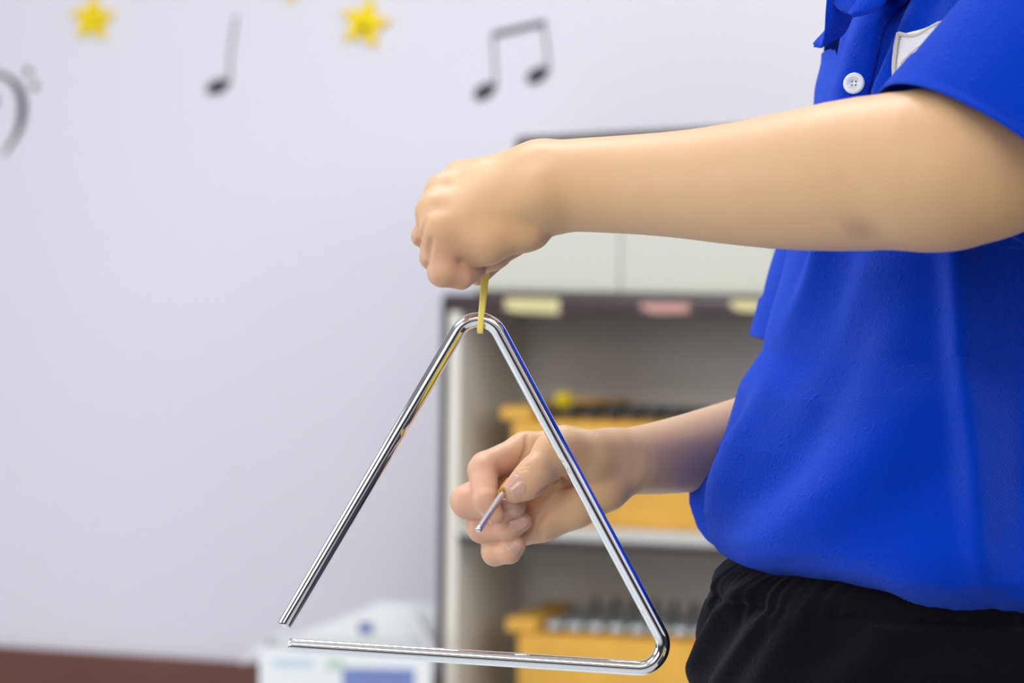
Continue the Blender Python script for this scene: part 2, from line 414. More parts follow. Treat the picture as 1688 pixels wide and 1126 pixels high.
def torso():
    B = Body()
    lf = lambda f, l, z: np.array([.285, .07, z]) + FD * f + LD * l
    zs = SL[2]
    R = np.array([FD, LD, UP])
    B.ell(lf(.0, 0, zs - .11), (.055, .088, .15), R, k=.012)
    B.ell(lf(.01, 0, zl(800)), (.058, .082, .15), R, k=.012)
    B.ell(lf(.005, 0, zl(1030)), (.060, .088, .08), R, k=.012)
    B.cone(lf(-.01, .05, zs), .03, SL - UP * .008, .027, .01); B.cone(lf(-.01, -.05, zs), .03, SR - UP * .008, .027, .01)
    B.cone(SL - UP * .008, .027, SL + (W(1645, 265, -.142) - SL) * .9, .031, .02)
    B.cone(SR - UP * .008, .027, SR + (W(1392, 680, .25) - SR) * .9, .033, .02)
    B.cone(lf(-.025, 0, zs), .040, lf(0, 0, zs + .085), .036, .02)
    # head, looking down at the triangle
    hc = lf(.03, 0, zs + .17)
    B.ell(hc, (.088, .070, .098), R, k=.01); B.ell(hc + FD * .028 - UP * .045, (.052, .050, .052), R, k=.03)
    B.cone(hc + FD * .086 + UP * .012, .007, hc + FD * .098 - UP * .018, .010, .012)
    B.ell(hc + FD * .078 - UP * .048, (.012, .020, .006), R, k=.006); B.ell(hc + FD * .076 - UP * .058, (.012, .018, .006), R, k=.006)
    B.cone(hc + FD * .09 + LD * .02 - UP * .0525, .001, hc + FD * .09 - LD * .02 - UP * .0525, .001, .003, True)
    for sgn in (1, -1):
        B.ell(hc + LD * sgn * .071 - FD * .005 - UP * .01, (.016, .007, .027), R, k=.006)
        B.ell(hc + LD * sgn * .030 + FD * .083 + UP * .006, (.010, .016, .010), R, k=.01, cut=True)
        # legs and feet
        hip = lf(.01, sgn * .052, zl(1110)); kn = lf(.005, sgn * .065, .36); an = lf(-.02, sgn * .07, .075)
        B.cone(hip, .048, kn, .040, .012); B.cone(kn, .040, kn * .6 + an * .4 - FD * .012, .042, .03)
        B.cone(kn * .6 + an * .4 - FD * .012, .042, an, .027, .03)
        B.cone(an - UP * .04, .026, an + FD * .12 - UP * .055, .022, .02)
    return B, hc
TORSO, HC = torso()
V2, Q2 = TORSO.mesh(.005)
body = mesh_obj('body', np.vstack([V1, V2]), np.vstack([Q1, Q2 + len(V1)]).tolist(), SKIN, person)
tag(body, label='bare skin of both arms and hands')

# fingernails: thin plates laid on the finger surface
def nail(finger, nrm, a0, a1, half):
    """wrap a plate round the last bone of a finger: nrm = outward direction, a0..a1 along the bone, half = half angle in degrees"""
    (p0, r0), (p1, r1) = ARMS.tips[finger][-2:]
    t = p1 - p0; ln = np.linalg.norm(t); t /= ln
    n = np.array(nrm, float); n -= t * (n @ t); n /= np.linalg.norm(n); q = np.cross(t, n)
    U, K = 15, 13; P = np.zeros((U, K, 3)); E = np.zeros((U, K))
    for i, a in enumerate(np.linspace(-1, 1, U)):
        w = (1 - abs(a) ** 3.5 * (.8 if a < 0 else .7)) ** .5
        ax = ln * (a0 + (a1 - a0) * (a + 1) / 2); tt = min(max(ax / ln, 0), 1.4); rr = r0 + (r1 - r0) * min(tt, 1)
        for j, b in enumerate(np.linspace(-1, 1, K)):
            ph = math.radians(half) * b * w
            P[i, j] = p0 + t * ax + (n * math.cos(ph) + q * math.sin(ph)) * rr
            E[i, j] = 1 - max(abs(a) ** 6 if a < 0 else .35 * abs(a) ** 8, abs(b) ** 6)
    Q = P.reshape(-1, 3); C0 = Q.copy()
    for _ in range(4):
        Q = Q - np.clip(ARMS.ev(Q, .03), -.001, .001)[:, None] * ARMS.grad(Q) * .8
        v = Q - C0; L2 = np.linalg.norm(v, axis=1)[:, None] + 1e-9; Q = C0 + v * np.minimum(1, .0022 / L2)
    g = P - (p0 + ((P - p0) @ t)[..., None] * t); g /= np.linalg.norm(g, axis=2)[..., None]
    top = Q.reshape(U, K, 3) + g * (.00005 + .0005 * E)[..., None]
    V, Fc = loft(top, closed=False)
    o = mesh_obj('fingernail', V, Fc, NAIL, person, mats=[NAILTIP])
    for k, p in enumerate(o.data.polygons):
        if k // (K - 1) >= U - 2: p.material_index = 1
    return o
nail('thumb', (-.25, -1, .25), .35, 1.5, 48)
nail('index', (-1, .0, .1), .35, 1.4, 40)
nail('middle', (.1, -1, .25), .2, 1.45, 48)
nail('ring', (.15, -1, .2), .2, 1.45, 48)
nail('pinky', (.1, -1, .2), .2, 1.5, 48)

# hair and eyes
HB = Body(); Rh = np.array([FD, LD, UP])
HB.ell(HC - FD * .012 + UP * .018, (.094, .080, .095), Rh, k=.01)
HB.ell(HC + FD * .085 - UP * .045, (.075, .10, .072), Rh, k=.03, cut=True)
for sg in (1, -1): HB.ell(HC + LD * sg * .085 - UP * .03, (.03, .03, .04), Rh, k=.02, cut=True)
HB.ell(HC - FD * .03 - UP * .12, (.09, .09, .06), Rh, k=.02, cut=True)
Vh, Qh = HB.mesh(.004); mesh_obj('hair', Vh, Qh.tolist(), HAIR, person)
for sg in (1, -1):
    bm = bmesh.new(); c = HC + LD * sg * .030 + FD * .069 + UP * .006
    bmesh.ops.create_uvsphere(bm, u_segments=20, v_segments=12, radius=.0115, matrix=Matrix.Translation(c))
    eo = bm_obj('eye', bm, EYEW, person, True, local=False)
    bm = bmesh.new(); bmesh.ops.create_uvsphere(bm, u_segments=16, v_segments=10, radius=.0055, matrix=Matrix.Translation(c + FD * .0072 - UP * .001))
    bm_obj('iris', bm, IRIS, eo, True, local=False)

# ------------------------------------------------------------------ polo shirt
lerp = lambda v, xs, ys: np.interp(v, xs, ys)
smooth = lambda x, a, b: (lambda t: t * t * (3 - 2 * t))(np.clip((x - a) / (b - a), 0, 1))
gs = lambda x, w: np.exp(-(x / w) ** 2)
VB = [-205, -190, -172, -145, -100, -45, 60, 250, 415, 590, 700, 800, 870, 920, 945, 962]
BW = [.052, .060, .088, .122, .142, .146, .142, .138, .134, .136, .140, .146, .149, .147, .141, .132]
AB = [.052, .058, .07, .085, .09, .094, .094, .094, .094, .098, .105, .112, .114, .112, .106, .098]
FPX = [(-205, 1500), (-170, 1470), (-115, 1428), (-80, 1408), (-30, 1375), (40, 1352), (85, 1343), (120, 1333), (165, 1325), (230, 1318), (300, 1310), (415, 1290), (540, 1276), (590, 1268), (650, 1224), (700, 1203),
       (740, 1185), (800, 1166), (850, 1158), (890, 1154), (915, 1163), (930, 1182), (945, 1210), (962, 1240)]
NT = 420
TH = np.linspace(-PI, PI, NT, endpoint=False)
sgp = lambda x, e: np.sign(x) * np.abs(x) ** e
def ring(v, af, th=TH):
    b = lerp(v, VB, BW); ab = lerp(v, VB, AB)
    c = np.array([lerp(v, [-205, 60, 600, 962], [.285, .28, .272, .262]), .07, zl(v)])
    ct, st = sgp(np.cos(th), .93), sgp(np.sin(th), .93)
    a = np.where(ct > 0, af, ab)
    return c + (a * ct)[:, None] * FD + (b * st)[:, None] * LD
def solve_front(v, target):
    lo, hi = .01, .30
    for _ in range(22):
        md = (lo + hi) / 2
        if pix(ring(v, md, TH[::6]))[0].min() > target: lo = md
        else: hi = md
    return md
VS = np.concatenate([np.linspace(-205, 150, 118), np.linspace(153, 400, 40), np.linspace(402, 948, 240), np.linspace(949, 962, 14)])
fp = np.array(FPX, float)
AF = np.array([solve_front(v, np.interp(v, fp[:, 0], fp[:, 1])) for v in VS])
kern = np.hanning(11); kern /= kern.sum(); AFs = np.convolve(np.pad(AF, 5, mode='edge'), kern, 'valid')
G = np.array([ring(v, a) for v, a in zip(VS, AFs)])
GX, GY = pix(G.reshape(-1, 3)); GX = GX.reshape(G.shape[:2]); GY = GY.reshape(G.shape[:2])
du = np.roll(G, -1, 1) - np.roll(G, 1, 1); dw = np.gradient(G, axis=0)
Nn = np.cross(du, dw); Nn /= np.linalg.norm(Nn, axis=2)[..., None] + 1e-12
ctr = G.mean(1, keepdims=True)
Nn *= np.sign(((G - ctr) * Nn).sum(2))[..., None]
TD = np.degrees(TH)[None]; VV = VS[:, None] * np.ones_like(TD); TDD = TD * np.ones_like(VV)
near = smooth(TDD, -25, 5) * (1 - smooth(TDD, 125, 160))
D = np.zeros_like(GX)
# far-side bulge of the loose hem, ridge and valley before it
D += .020 * gs(TDD + 46, 14) * np.interp(VV, [735, 775, 812, 860, 905, 935], [0, .55, 1, .85, .35, 0])
D -= .012 * gs(TDD + 26, 8) * np.interp(VV, [640, 740, 830, 900, 925], [0, .8, 1, .8, 0])
D += .0065 * gs(TDD + 11, 6.5) * np.interp(VV, [600, 720, 850, 930], [0, 1, 1, 0])
# chest fold running down to the belly
xl = np.interp(VV, [330, 420, 480, 540, 590, 650, 740, 890], [1362, 1338, 1319, 1292, 1270, 1236, 1200, 1170])
am = np.interp(VV, [250, 400, 560, 620, 800], [0, 1, 1, .6, 0])
D += near * am * (.0062 * gs(GX - xl - 4, 15) - .006 * gs(GX - xl + 20, 12) - .005 * gs(GX - xl - 52, 34))
# long fold at the side, the cloth falls back behind it
xl = np.interp(VV, [380, 600, 860, 950], [1578, 1592, 1612, 1630])
am = np.interp(VV, [300, 420, 760, 880, 940], [.3, 1, 1, .5, 0])
D += near * am * (.010 * gs(GX - xl, 26) - .034 * smooth(GX, xl + 6, xl + 120))
# diagonal hollow and the fuller roll above the hem
xl = np.interp(VV, [480, 600, 700, 800, 880], [1440, 1390, 1330, 1262, 1205])
D -= near * np.interp(VV, [450, 560, 800, 880], [0, 1, .9, 0]) * .0085 * gs(GX - xl, 50)
xl = np.interp(VV, [640, 760, 860, 930], [1520, 1420, 1310, 1200])
D += near * np.interp(VV, [600, 740, 880, 940], [0, 1, 1, .2]) * .007 * gs(GX - xl, 70)
xl = np.interp(VV, [600, 800, 900], [1600, 1470, 1400])
D -= near * np.interp(VV, [640, 780, 930], [0, .5, 0]) * .003 * gs(GX - xl - 40, 50)
# pulls from the arm across the chest
for x0, x1, a, w in ((1432, 1400, .0055, 14), (1470, 1428, -.005, 15), (1515, 1450, .0065, 18), (1400, 1375, -.0032, 9)):
    xl = np.interp(VV, [-20, 160], [x0 + 22, x1])
    D += near * np.interp(VV, [-60, 0, 150, 300], [0, 1, 1, 0]) * a * gs(GX - xl, w)
D -= .005 * smooth(TDD, -70, -40) * (1 - smooth(GX, -14 + np.interp(VV, [-30, 0, 12, 30, 60, 90, 120, 155, 200, 260], [1452, 1434, 1422, 1402, 1391, 1385, 1379, 1371, 1362, 1350]), np.interp(VV, [-30, 0, 12, 30, 60, 90, 120, 155, 200, 260], [1452, 1434, 1422, 1402, 1391, 1385, 1379, 1371, 1362, 1350]) + 2)) * smooth(VV, 20, 80) * (1 - smooth(VV, 170, 230)) * (TDD < 60)
# slight random rumple
for i in range(26):
    kx, kv = rng.normal(0, 1, 2); kx = round(kx * 5); kv = kv * .014; ph = rng.uniform(0, 6.3)
    D += .0007 * np.sin(np.radians(TDD) * kx + VV * kv + ph) * smooth(VV, 0, 200)
# hem ripples
D += .0005 * np.sin(np.radians(TDD) * 17 + 1) * smooth(VV, 880, 950) + .0005 * np.sin(np.radians(TDD) * 29) * smooth(VV, 900, 955)
S = G + Nn * D[..., None]
# turn the hem inward and back up
inn = []
for k, (f, up) in enumerate(((.985, -.0015), (.965, -.0005), (.94, .004), (.92, .012), (.90, .03))):
    c = S[-1].mean(0); inn.append(c + (S[-1] - c) * [f, f, 1] + UP * up)
V, Fc = loft(np.vstack([S, np.array(inn)]))
edge_px = lambda v: np.interp(v, [-30, 0, 12, 30, 60, 90, 120], [1452, 1434, 1422, 1402, 1391, 1385, 1379])
# open neck: no cloth between the collar and the placket's edge
Fc = [f for k, f in enumerate(Fc) if not (k < NT * (len(VS) - 1) and VS[k // NT] < 82 and -60 < TD[0, k % NT] < 40 and GX[k // NT, k % NT] > np.interp(VS[k // NT], [48, 60], [1300, 1366]) and GX[k // NT, k % NT] < edge_px(VS[k // NT]))]
SXp, SYp = pix(S.reshape(-1, 3)); SXp = SXp.reshape(S.shape[:2]); SYp = SYp.reshape(S.shape[:2])
shirt = mesh_obj('polo_shirt', V, Fc, SHIRT, person)
tag(shirt, label='blue cotton polo shirt, loose over the waistband')

ds = np.roll(S, -1, 1) - np.roll(S, 1, 1); dv_ = np.gradient(S, axis=0)
SN = np.cross(ds, dv_); SN /= np.linalg.norm(SN, axis=2)[..., None] + 1e-12
SN *= np.sign((SN * Nn).sum(2))[..., None]
def on_shirt(px, py):
    """nearest camera-side shirt surface point and its normal for a photo pixel"""
    sel = (TH > -.5) & (TH < 2.4); idx = np.nonzero(sel)[0]
    dd = (SXp[:, idx] - px) ** 2 + (SYp[:, idx] - py) ** 2
    i, j = np.unravel_index(np.argmin(dd), dd.shape); j = idx[j]
    # refine with the local tangents
    p = S[i, j].copy(); n = SN[i, j]
    d = _f + (px - 844) / F_PX * _r + (563 - py) / F_PX * _u
    if abs(d @ n) > .15: q = CAM + d * (((p - CAM) @ n) / (d @ n)); p = q if np.linalg.norm(q - p) < .004 else p
    return p, n

def shirt_patch(name, outline_rows, m, off, thick=.0012, lab=None, parent=None, soft=True):
    """rows of pixel pairs (left, right, y): a patch that lies on the shirt"""
    rows = []
    for xa, xb, y in outline_rows:
        r_ = []
        for t in np.linspace(0, 1, 14):
            p, n = on_shirt(xa + (xb - xa) * t, y); e = min(1, ((min(t, 1 - t) if soft else 1 - t) * 9 + .15))
            r_.append(p + n * (off * e))
        rows.append(r_)
    R_ = np.array(rows)
    for _ in range(3):
        R_[1:-1] = (R_[:-2] + 2 * R_[1:-1] + R_[2:]) / 4
    V, Fc = loft(R_, closed=False)
    o = mesh_obj(name, V, Fc, m, parent or person)
    md = o.modifiers.new('thick', 'SOLIDIFY'); md.thickness = thick; md.offset = 0
    if lab: tag(o, label=lab)
    return o
# placket: upper layer, edge curving out toward the collar
ys = np.linspace(-30, 260, 60)
ed = np.interp(ys, [-30, 0, 12, 30, 60, 90, 120, 155, 200, 260], [1452, 1434, 1422, 1402, 1391, 1385, 1379, 1371, 1362, 1350])
shirt_patch('placket', [(e + 7, e + np.interp(y, [-30, 60, 260], [70, 62, 60]), y) for e, y in zip(ed, ys)], SHIRT, .004, .002, parent=shirt, soft=False)
# button
p, n = on_shirt(1409, 141)
n = n + np.array([0, -.5, 0]); n /= np.linalg.norm(n); p = p + np.array([.0005, -.0016, 0])
t = np.cross(UP, n); t /= np.linalg.norm(t); b = np.cross(n, t)
Bb = np.array([t, b, n])
prof = [(0, .0004), (.0024, .0004), (.003, .0011), (.0046, .0016), (.0056, .0013), (.0061, .0006), (.0060, -.0004), (.005, -.0022), (0, -.0022)]
a = np.linspace(0, 2 * PI, 40, endpoint=False)
rings = [p + n * .0052 + np.outer(np.cos(a) * max(r, 1e-5), t) + np.outer(np.sin(a) * max(r, 1e-5), b) + n * h for r, h in prof]
V, Fc = loft(rings); but = mesh_obj('button', V, Fc, PEARL, shirt); tag(but, label='white four-hole button')
for sx in (-1, 1):
    for sy in (-1, 1):
        cc = p + n * .0057 + (t * sx * .9 + b * sy * .9) * .00115
        Vt, Ft = tube([cc - n * .0003, cc, cc + n * .00012], .00042, 10)
        mesh_obj('button_hole', Vt, Ft, HOLE, but)
# badge: shield with a cream border
def border(pts, w, nm, m, par, hgt=.0022):
    q = bez([np.append(x, 0) for x in np.array(pts, float)], 60)
    P = []; 
    for x in q:
        p_, n_ = on_shirt(x[0], x[1]); P.append(p_ + n_ * hgt)
    P = np.array(P)
    for _ in range(4): P[1:-1] = (P[:-2] + 2 * P[1:-1] + P[2:]) / 4
    Vt, Ft = tube(P, w, 10); return mesh_obj(nm, Vt, Ft, m, par)
yb = np.linspace(57, 140, 40)
badge = shirt_patch('badge', [(np.interp(y, [57, 70, 100, 120, 140], [1486, 1481, 1476, 1475, 1477]), np.interp(y, [57, 100, 140], [1590, 1592, 1585]), y) for y in yb], THREAD, .0022, .001,
                    'embroidered white shield badge with cream border', shirt)
shirt_patch('badge_top', [(np.interp(y, [38, 50, 57], [1548, 1524, 1487]), 1592, y) for y in np.linspace(38, 58, 12)], THREAD, .0022, .001, None, badge)
border([(1485, 56), (1480, 75), (1476, 100), (1476, 120), (1478, 140)], .0012, 'badge_border', CREAM, badge)
border([(1485, 57), (1505, 61), (1525, 56), (1548, 43), (1580, 32)], .0012, 'badge_border', CREAM, badge)
border([(1488, 108), (1502, 95), (1518, 82), (1535, 75), (1560, 68)], .0008, 'badge_emblem', CREAM, badge)

# collar: band round the neck, two fold-down leaves
def neck_ring(rf, rb, rl, z0, tilt):
    c = np.array([.285, .07, 0]); th = np.linspace(-PI, PI, 80, endpoint=False)
    return np.array([c + FD * (np.cos(q) * (rf if np.cos(q) > 0 else rb)) + LD * np.sin(q) * rl + UP * (z0 + tilt * -np.cos(q)) for q in th])
zc0 = zl(-168)
RR = [neck_ring(.066, .052, .056, zc0 - .012, .042), neck_ring(.064, .050, .054, zc0 + .02, .042), neck_ring(.067, .053, .057, zc0 + .027, .02),
      neck_ring(.073, .06, .064, zc0 + .022, .042), neck_ring(.082, .068, .073, zc0 + .0, .042), neck_ring(.088, .074, .08, zc0 - .015, .044)]
V, Fc = loft(RR); col_ = mesh_obj('collar', V, Fc, SHIRT, shirt)
col_.modifiers.new('t', 'SOLIDIFY').thickness = .0015
def leaf(pts_in, pts_out, nm):
    """ruled strip of cloth between two pixel+depth curves"""
    A = bez([W(*q) for q in pts_in], 24); Bq = bez([W(*q) for q in pts_out], 24)
    V, Fc = loft(np.array([A + (Bq - A) * t + UP * 0 + np.array([0, -.004, 0]) * math.sin(t * PI) for t in np.linspace(0, 1, 10)]), closed=False)
    o = mesh_obj(nm, V, Fc, SHIRT, shirt); md = o.modifiers.new('t', 'SOLIDIFY'); md.thickness = .002; md.offset = 0
    md2 = o.modifiers.new('s', 'SUBSURF'); md2.levels = 1; md2.render_levels = 1
    return o
leaf([(1440, -60, .035), (1430, -20, .035), (1414, 12, .036), (1402, 34, .036), (1396, 48, .034), (1386, 60, .03)], [(1367, -60, .012), (1364, -20, .010), (1361, 20, .008), (1360, 48, .008), (1357, 64, .01), (1354, 78, .014)], 'collar_leaf')
leaf([(1341, 74, .03), (1347, 66, .034), (1360, 52, .036), (1366, 40, .036)], [(1342, 76, .026), (1353, 79, .018), (1359, 68, .012), (1363, 50, .012)], 'collar_leaf')
leaf([(1376, -20, .02), (1374, 5, .012), (1384, 16, .006), (1398, 22, .002)], [(1425, -40, .0), (1424, -6, -.004), (1420, 4, -.005), (1412, 14, -.005)], 'collar_band')
leaf([(1398, 24, -.004), (1408, 8, -.006), (1424, -14, -.008), (1440, -40, -.01)], [(1405, 27, -.008), (1440, 20, -.016), (1462, 0, -.022), (1470, -40, -.024)], 'collar_leaf')

# sleeves
def sleeve(hem_c, n, e1, r1, r2, top_c, rt, nm, hemw=.027, lip=.10, seed=0, fold=.003):
    n = n / np.linalg.norm(n); e1 = e1 / np.linalg.norm(e1); e2 = np.cross(n, e1)
    a = np.linspace(0, 2 * PI, 200, endpoint=False); rings = []
    r_ = np.random.default_rng(seed); ks = [(r_.integers(2, 7), r_.uniform(-14, 14), r_.uniform(0, 6.3)) for _ in range(7)]
    Lh = np.linalg.norm(top_c - hem_c)
    tt = np.concatenate([np.linspace(1, hemw / Lh * 1.25, 60), np.linspace(hemw / Lh * 1.22, 0, 36)])
    for t in tt:
        c = hem_c + (top_c - hem_c) * t; q1 = r1 + (rt - r1) * t; q2 = r2 + (rt - r2) * t
        w = sum(np.sin(k * a + f * t + ph) for k, f, ph in ks) / 3 * fold * min(1, t * 4 + .25)
        g_ = -.0022 * math.exp(-((t * Lh - hemw) / .0022) ** 2) + .0016 * (1 if t * Lh < hemw else 0)
        rings.append(c + np.outer(np.cos(a) * (q1 + w + g_), e1) + np.outer(np.sin(a) * (q2 + w + g_), e2))
    last = rings[-1]; c = last.mean(0)
    for f, dz in ((.996, .0008), (.988, .0009), (.977, 0), (.972, -.008), (.968, -.03), (.94, -lip)):
        rings.append(c + (last - c) * f + n * dz)
    V, Fc = loft(rings)
    o = mesh_obj(nm, V, Fc, SHIRT, shirt)
    return o
nL = np.array([-.602, -.176, -.778])
sleeve(W(1640, 288, -.135), nL, np.cross(nL, [0, 1., 0]), .068, .066, SL + np.array([.01, .01, .005]), .060, 'sleeve', seed=3, lip=.07, fold=.0055)
nR = np.array([-.25, 0, -1.0])
sleeve(W(1360, 584, .215), nR, np.array([1., 0, -.25]), .048, .056, SR + np.array([-.0, 0, .01]), .052, 'sleeve', seed=5, fold=.0016)

# ------------------------------------------------------------------ shorts
def shorts():
    vs = np.concatenate([np.linspace(922, 990, 34), np.linspace(992, 1215, 90)])
    fpx = [(922, 1222), (945, 1195), (960, 1184), (985, 1171), (1010, 1163), (1060, 1151), (1126, 1143), (1215, 1136)]
    rings = []
    q = np.array(fpx, float)
    for v in vs:
        tgt = np.interp(v, q[:, 0], q[:, 1]); b = np.interp(v, [922, 985, 1060, 1215], [.122, .126, .135, .142]); ab = np.interp(v, [922, 985, 1100, 1215], [.09, .095, .115, .118])
        c = np.array([.262, .07, zl(v)])
        def rg(af, th):
            ct, st = sgp(np.cos(th), .93), sgp(np.sin(th), .93)
            return c + (np.where(ct > 0, af, ab) * ct)[:, None] * FD + (b * st)[:, None] * LD
        lo, hi = .02, .3
        for _ in range(20):
            md = (lo + hi) / 2
            if pix(rg(md, TH[::6]))[0].min() > tgt: lo = md
            else: hi = md
        R0 = rg(md, TH); cc = R0.mean(0); nrm = (R0 - cc) * [1, 1, 0]; nrm /= np.linalg.norm(nrm, axis=1)[:, None]
        gath = smooth(v, 930, 945) * (1 - smooth(v, 985, 1030))
        gm = .55 + .45 * np.sin(TH * 5 + 1) * np.sin(TH * 11)
        disp = (.0007 * np.sin(TH * 96 + 3.2 * np.sin(TH * 7)) + .0006 * np.sin(TH * 61 + 2 + 2 * np.sin(TH * 5)) + .0005 * np.sin(TH * 37)) * gath * gm
        disp += .002 * np.exp(-((v - 962) / 16) ** 2) - .0022 * np.exp(-((v - 987) / 7) ** 2)
        td = np.degrees(TH)
        for th0, dth, v0, v1, A, wd in ((-14, -10, 940, 1060, .0042, 4.5), (2, -20, 945, 1126, .0058, 5), (12, -18, 985, 1160, .0045, 4), (24, -17, 960, 1140, .0035, 6), (48, -30, 975, 1150, .0045, 8),
                                         (76, 12, 985, 1180, .004, 7), (92, -14, 980, 1200, -.004, 8), (38, -24, 1000, 1190, -.004, 7), (-5, -14, 960, 1100, -.004, 4), (110, -20, 980, 1215, .004, 9)):
            th_c = th0 + dth * (v - v0) / (v1 - v0); am = smooth(v, v0 - 12, v0 + 35) * (1 - smooth(v, v1 - 30, v1 + 40))
            disp += (1.7 if th0 > 0 else .7) * am * A * gs(td - th_c, wd)
        rings.append(R0 + nrm * disp[:, None])
    V, Fc = loft(rings, True, False)
    base = rings[-1]
    return V, Fc, base
V, Fc, base = shorts()
sh = mesh_obj('shorts', V, Fc, SHORTS, person); tag(sh, label='black jersey shorts with a gathered elastic waist')
for sg in (1, -1):
    c0 = base.mean(0) + LD * sg * .065; kn = np.array([.285, .07, .42]) + LD * sg * .075 + FD * .02
    rings = []
    a = np.linspace(0, 2 * PI, 96, endpoint=False)
    for t in np.linspace(-.12, 1, 50):
        c = c0 + (kn - c0) * t; ra = .112 - .012 * t if t > 0 else .112; rbv = .078 + .006 * t
        w = .003 * np.sin(a * 5 + 3 * t) * t + .002 * np.sin(a * 9 - 4 * t)
        rings.append(c + np.outer(np.cos(a) * (ra + w), FD) + np.outer(np.sin(a) * (rbv + w), LD))
    c = rings[-1].mean(0)
    for f, dz in ((.985, 0), (.97, .01), (.95, .06)): rings.append(c + (rings[49] - c) * f + UP * dz)
    V, Fc = loft(rings); mesh_obj('shorts_leg', V, Fc, SHORTS, sh)
    an = np.array([.285, .07, 0]) + FD * -.02 + LD * sg * .07
    B = Body(); B.cone(an + UP * .05, .036, an + FD * .13 + UP * .034, .033, .02); B.cone(an + UP * .045 - FD * .02, .034, an + UP * .10, .036, .02)
    B.ell(an + FD * .06 - UP * .03, (.2, .2, .036), k=.004, cut=True)
    Vs, Qs = B.mesh(.004); so = mesh_obj('shoe', Vs, Qs.tolist(), SHOE, person)
    bm = bmesh.new(); box(bm, (-.06, -.036, 0), (.165, .036, .014), .01)
    bm.transform(Matrix.Translation(an) @ Matrix.Rotation(math.atan2(FD[1], FD[0]), 4, 'Z')); bm_obj('shoe_sole', bm, SOLE, so, True, local=False)

# ------------------------------------------------------------------ triangle, band, beater
def fillet(P, R, n=18):
    """rounded polyline: straight runs with arcs of radius R at inner corners; dense samples"""
    P = [np.array(p, float) for p in P]; out = []
    def seg(a, b, k):
        for t in np.linspace(0, 1, k, endpoint=False): out.append(a + (b - a) * t)
    prev = P[0]
    for i in range(1, len(P) - 1):
        u = P[i - 1] - P[i]; u /= np.linalg.norm(u); w = P[i + 1] - P[i]; w /= np.linalg.norm(w)
        half = math.acos(np.clip(u @ w, -1, 1)) / 2; d = R / math.tan(half); c = P[i] + (u + w) / np.linalg.norm(u + w) * R / math.sin(half)
        a, b = P[i] + u * d, P[i] + w * d; seg(prev, a, 110)
        va, vb = a - c, b - c; ang = math.acos(np.clip(va @ vb / R / R, -1, 1))
        for t in np.linspace(0, 1, n * 2, endpoint=False):
            out.append(c + (va * math.sin((1 - t) * ang) + vb * math.sin(t * ang)) / math.sin(ang))
        prev = b
    seg(prev, P[-1], 110); out.append(P[-1]); return np.array(out)
tri = empty('triangle', W(790, 530, 0), label='shiny chrome triangle hanging from a yellow band under the raised fist', cat='triangle')
TP = fillet([W(469, 1031, 0), W(790, 486, 0), W(1121, 1106, 0), W(477, 1064, 0)], .0132)
TR = .0041
rad = np.full(len(TP), TR)
e0 = np.array([.25, .6, .85, 1, 1])
def end_caps(P, r):
    t0 = (P[0] - P[1]) / np.linalg.norm(P[0] - P[1]); t1 = (P[-1] - P[-2]) / np.linalg.norm(P[-1] - P[-2])
    A = [P[0] + t0 * .0004, P[0] + t0 * .0003]; Bq = [P[-1] + t1 * .0003, P[-1] + t1 * .0004]
    return np.vstack([A, P, Bq]), np.concatenate([[r * .80, r * .93], np.full(len(P), r), [r * .93, r * .80]])
TPc, rad = end_caps(TP, TR)
V, Fc = tube(TPc, rad, 40)
V = V.copy()
for (dx, dy), inward in (((671, 709), (.6, .35)), ((934, 771), (-.7, .4))):                     # small punched dents halfway down the legs
    q = W(dx, dy, -.0018); dd = np.linalg.norm(V - q, axis=1); f = np.exp(-(dd / .0021) ** 2)
    dirn = np.array([-inward[0], .35, inward[1]]); dirn /= np.linalg.norm(dirn)
    V += f[:, None] * dirn * .0006
bar = mesh_obj('bent_rod', V, Fc, CHROME, tri)
# elastic band: a flat loop round the apex, up into the fist
apex = (TP[np.argmax(TP[:, 2])])
bnd = tag(empty('elastic_band', apex), label='yellow elastic band pinched in the fist and looped round the triangle apex', cat='band')
cf = []
top = W(800, 436, .001); bot = W(791.5, 545, 0)
for t in np.linspace(0, 1, 30): cf.append(top + (bot - top) * t + np.array([0, -.0055 + .004 * (1 - t) ** 2, .0]))
for q in np.linspace(0, PI, 16)[1:-1]: cf.append(bot + np.array([0, -.0055 * math.cos(q), -.0012 * math.sin(q)]))
top2 = W(803.5, 436, .003)
for t in np.linspace(1, 0, 30): cf.append(top2 + (bot - top2) * t + np.array([0, .0055 - .004 * (1 - t) ** 2, 0]))
cf = np.array(cf); hw, ht = .00165, .00055
T = np.gradient(cf, axis=0); T /= np.linalg.norm(T, axis=1)[:, None]
sx = np.array([1., 0, 0]) - T * T[:, :1]; sx /= np.linalg.norm(sx, axis=1)[:, None]; nz = np.cross(sx, T)
aa = np.linspace(0, 2 * PI, 20, endpoint=False)
rings = [c + np.outer(sgp(np.cos(aa), .6) * hw, s_) + np.outer(sgp(np.sin(aa), .6) * ht, n_) for c, s_, n_ in zip(cf, sx, nz)]
V, Fc = loft(rings, True, True); mesh_obj('band_loop', V, Fc, RUBBER, bnd)
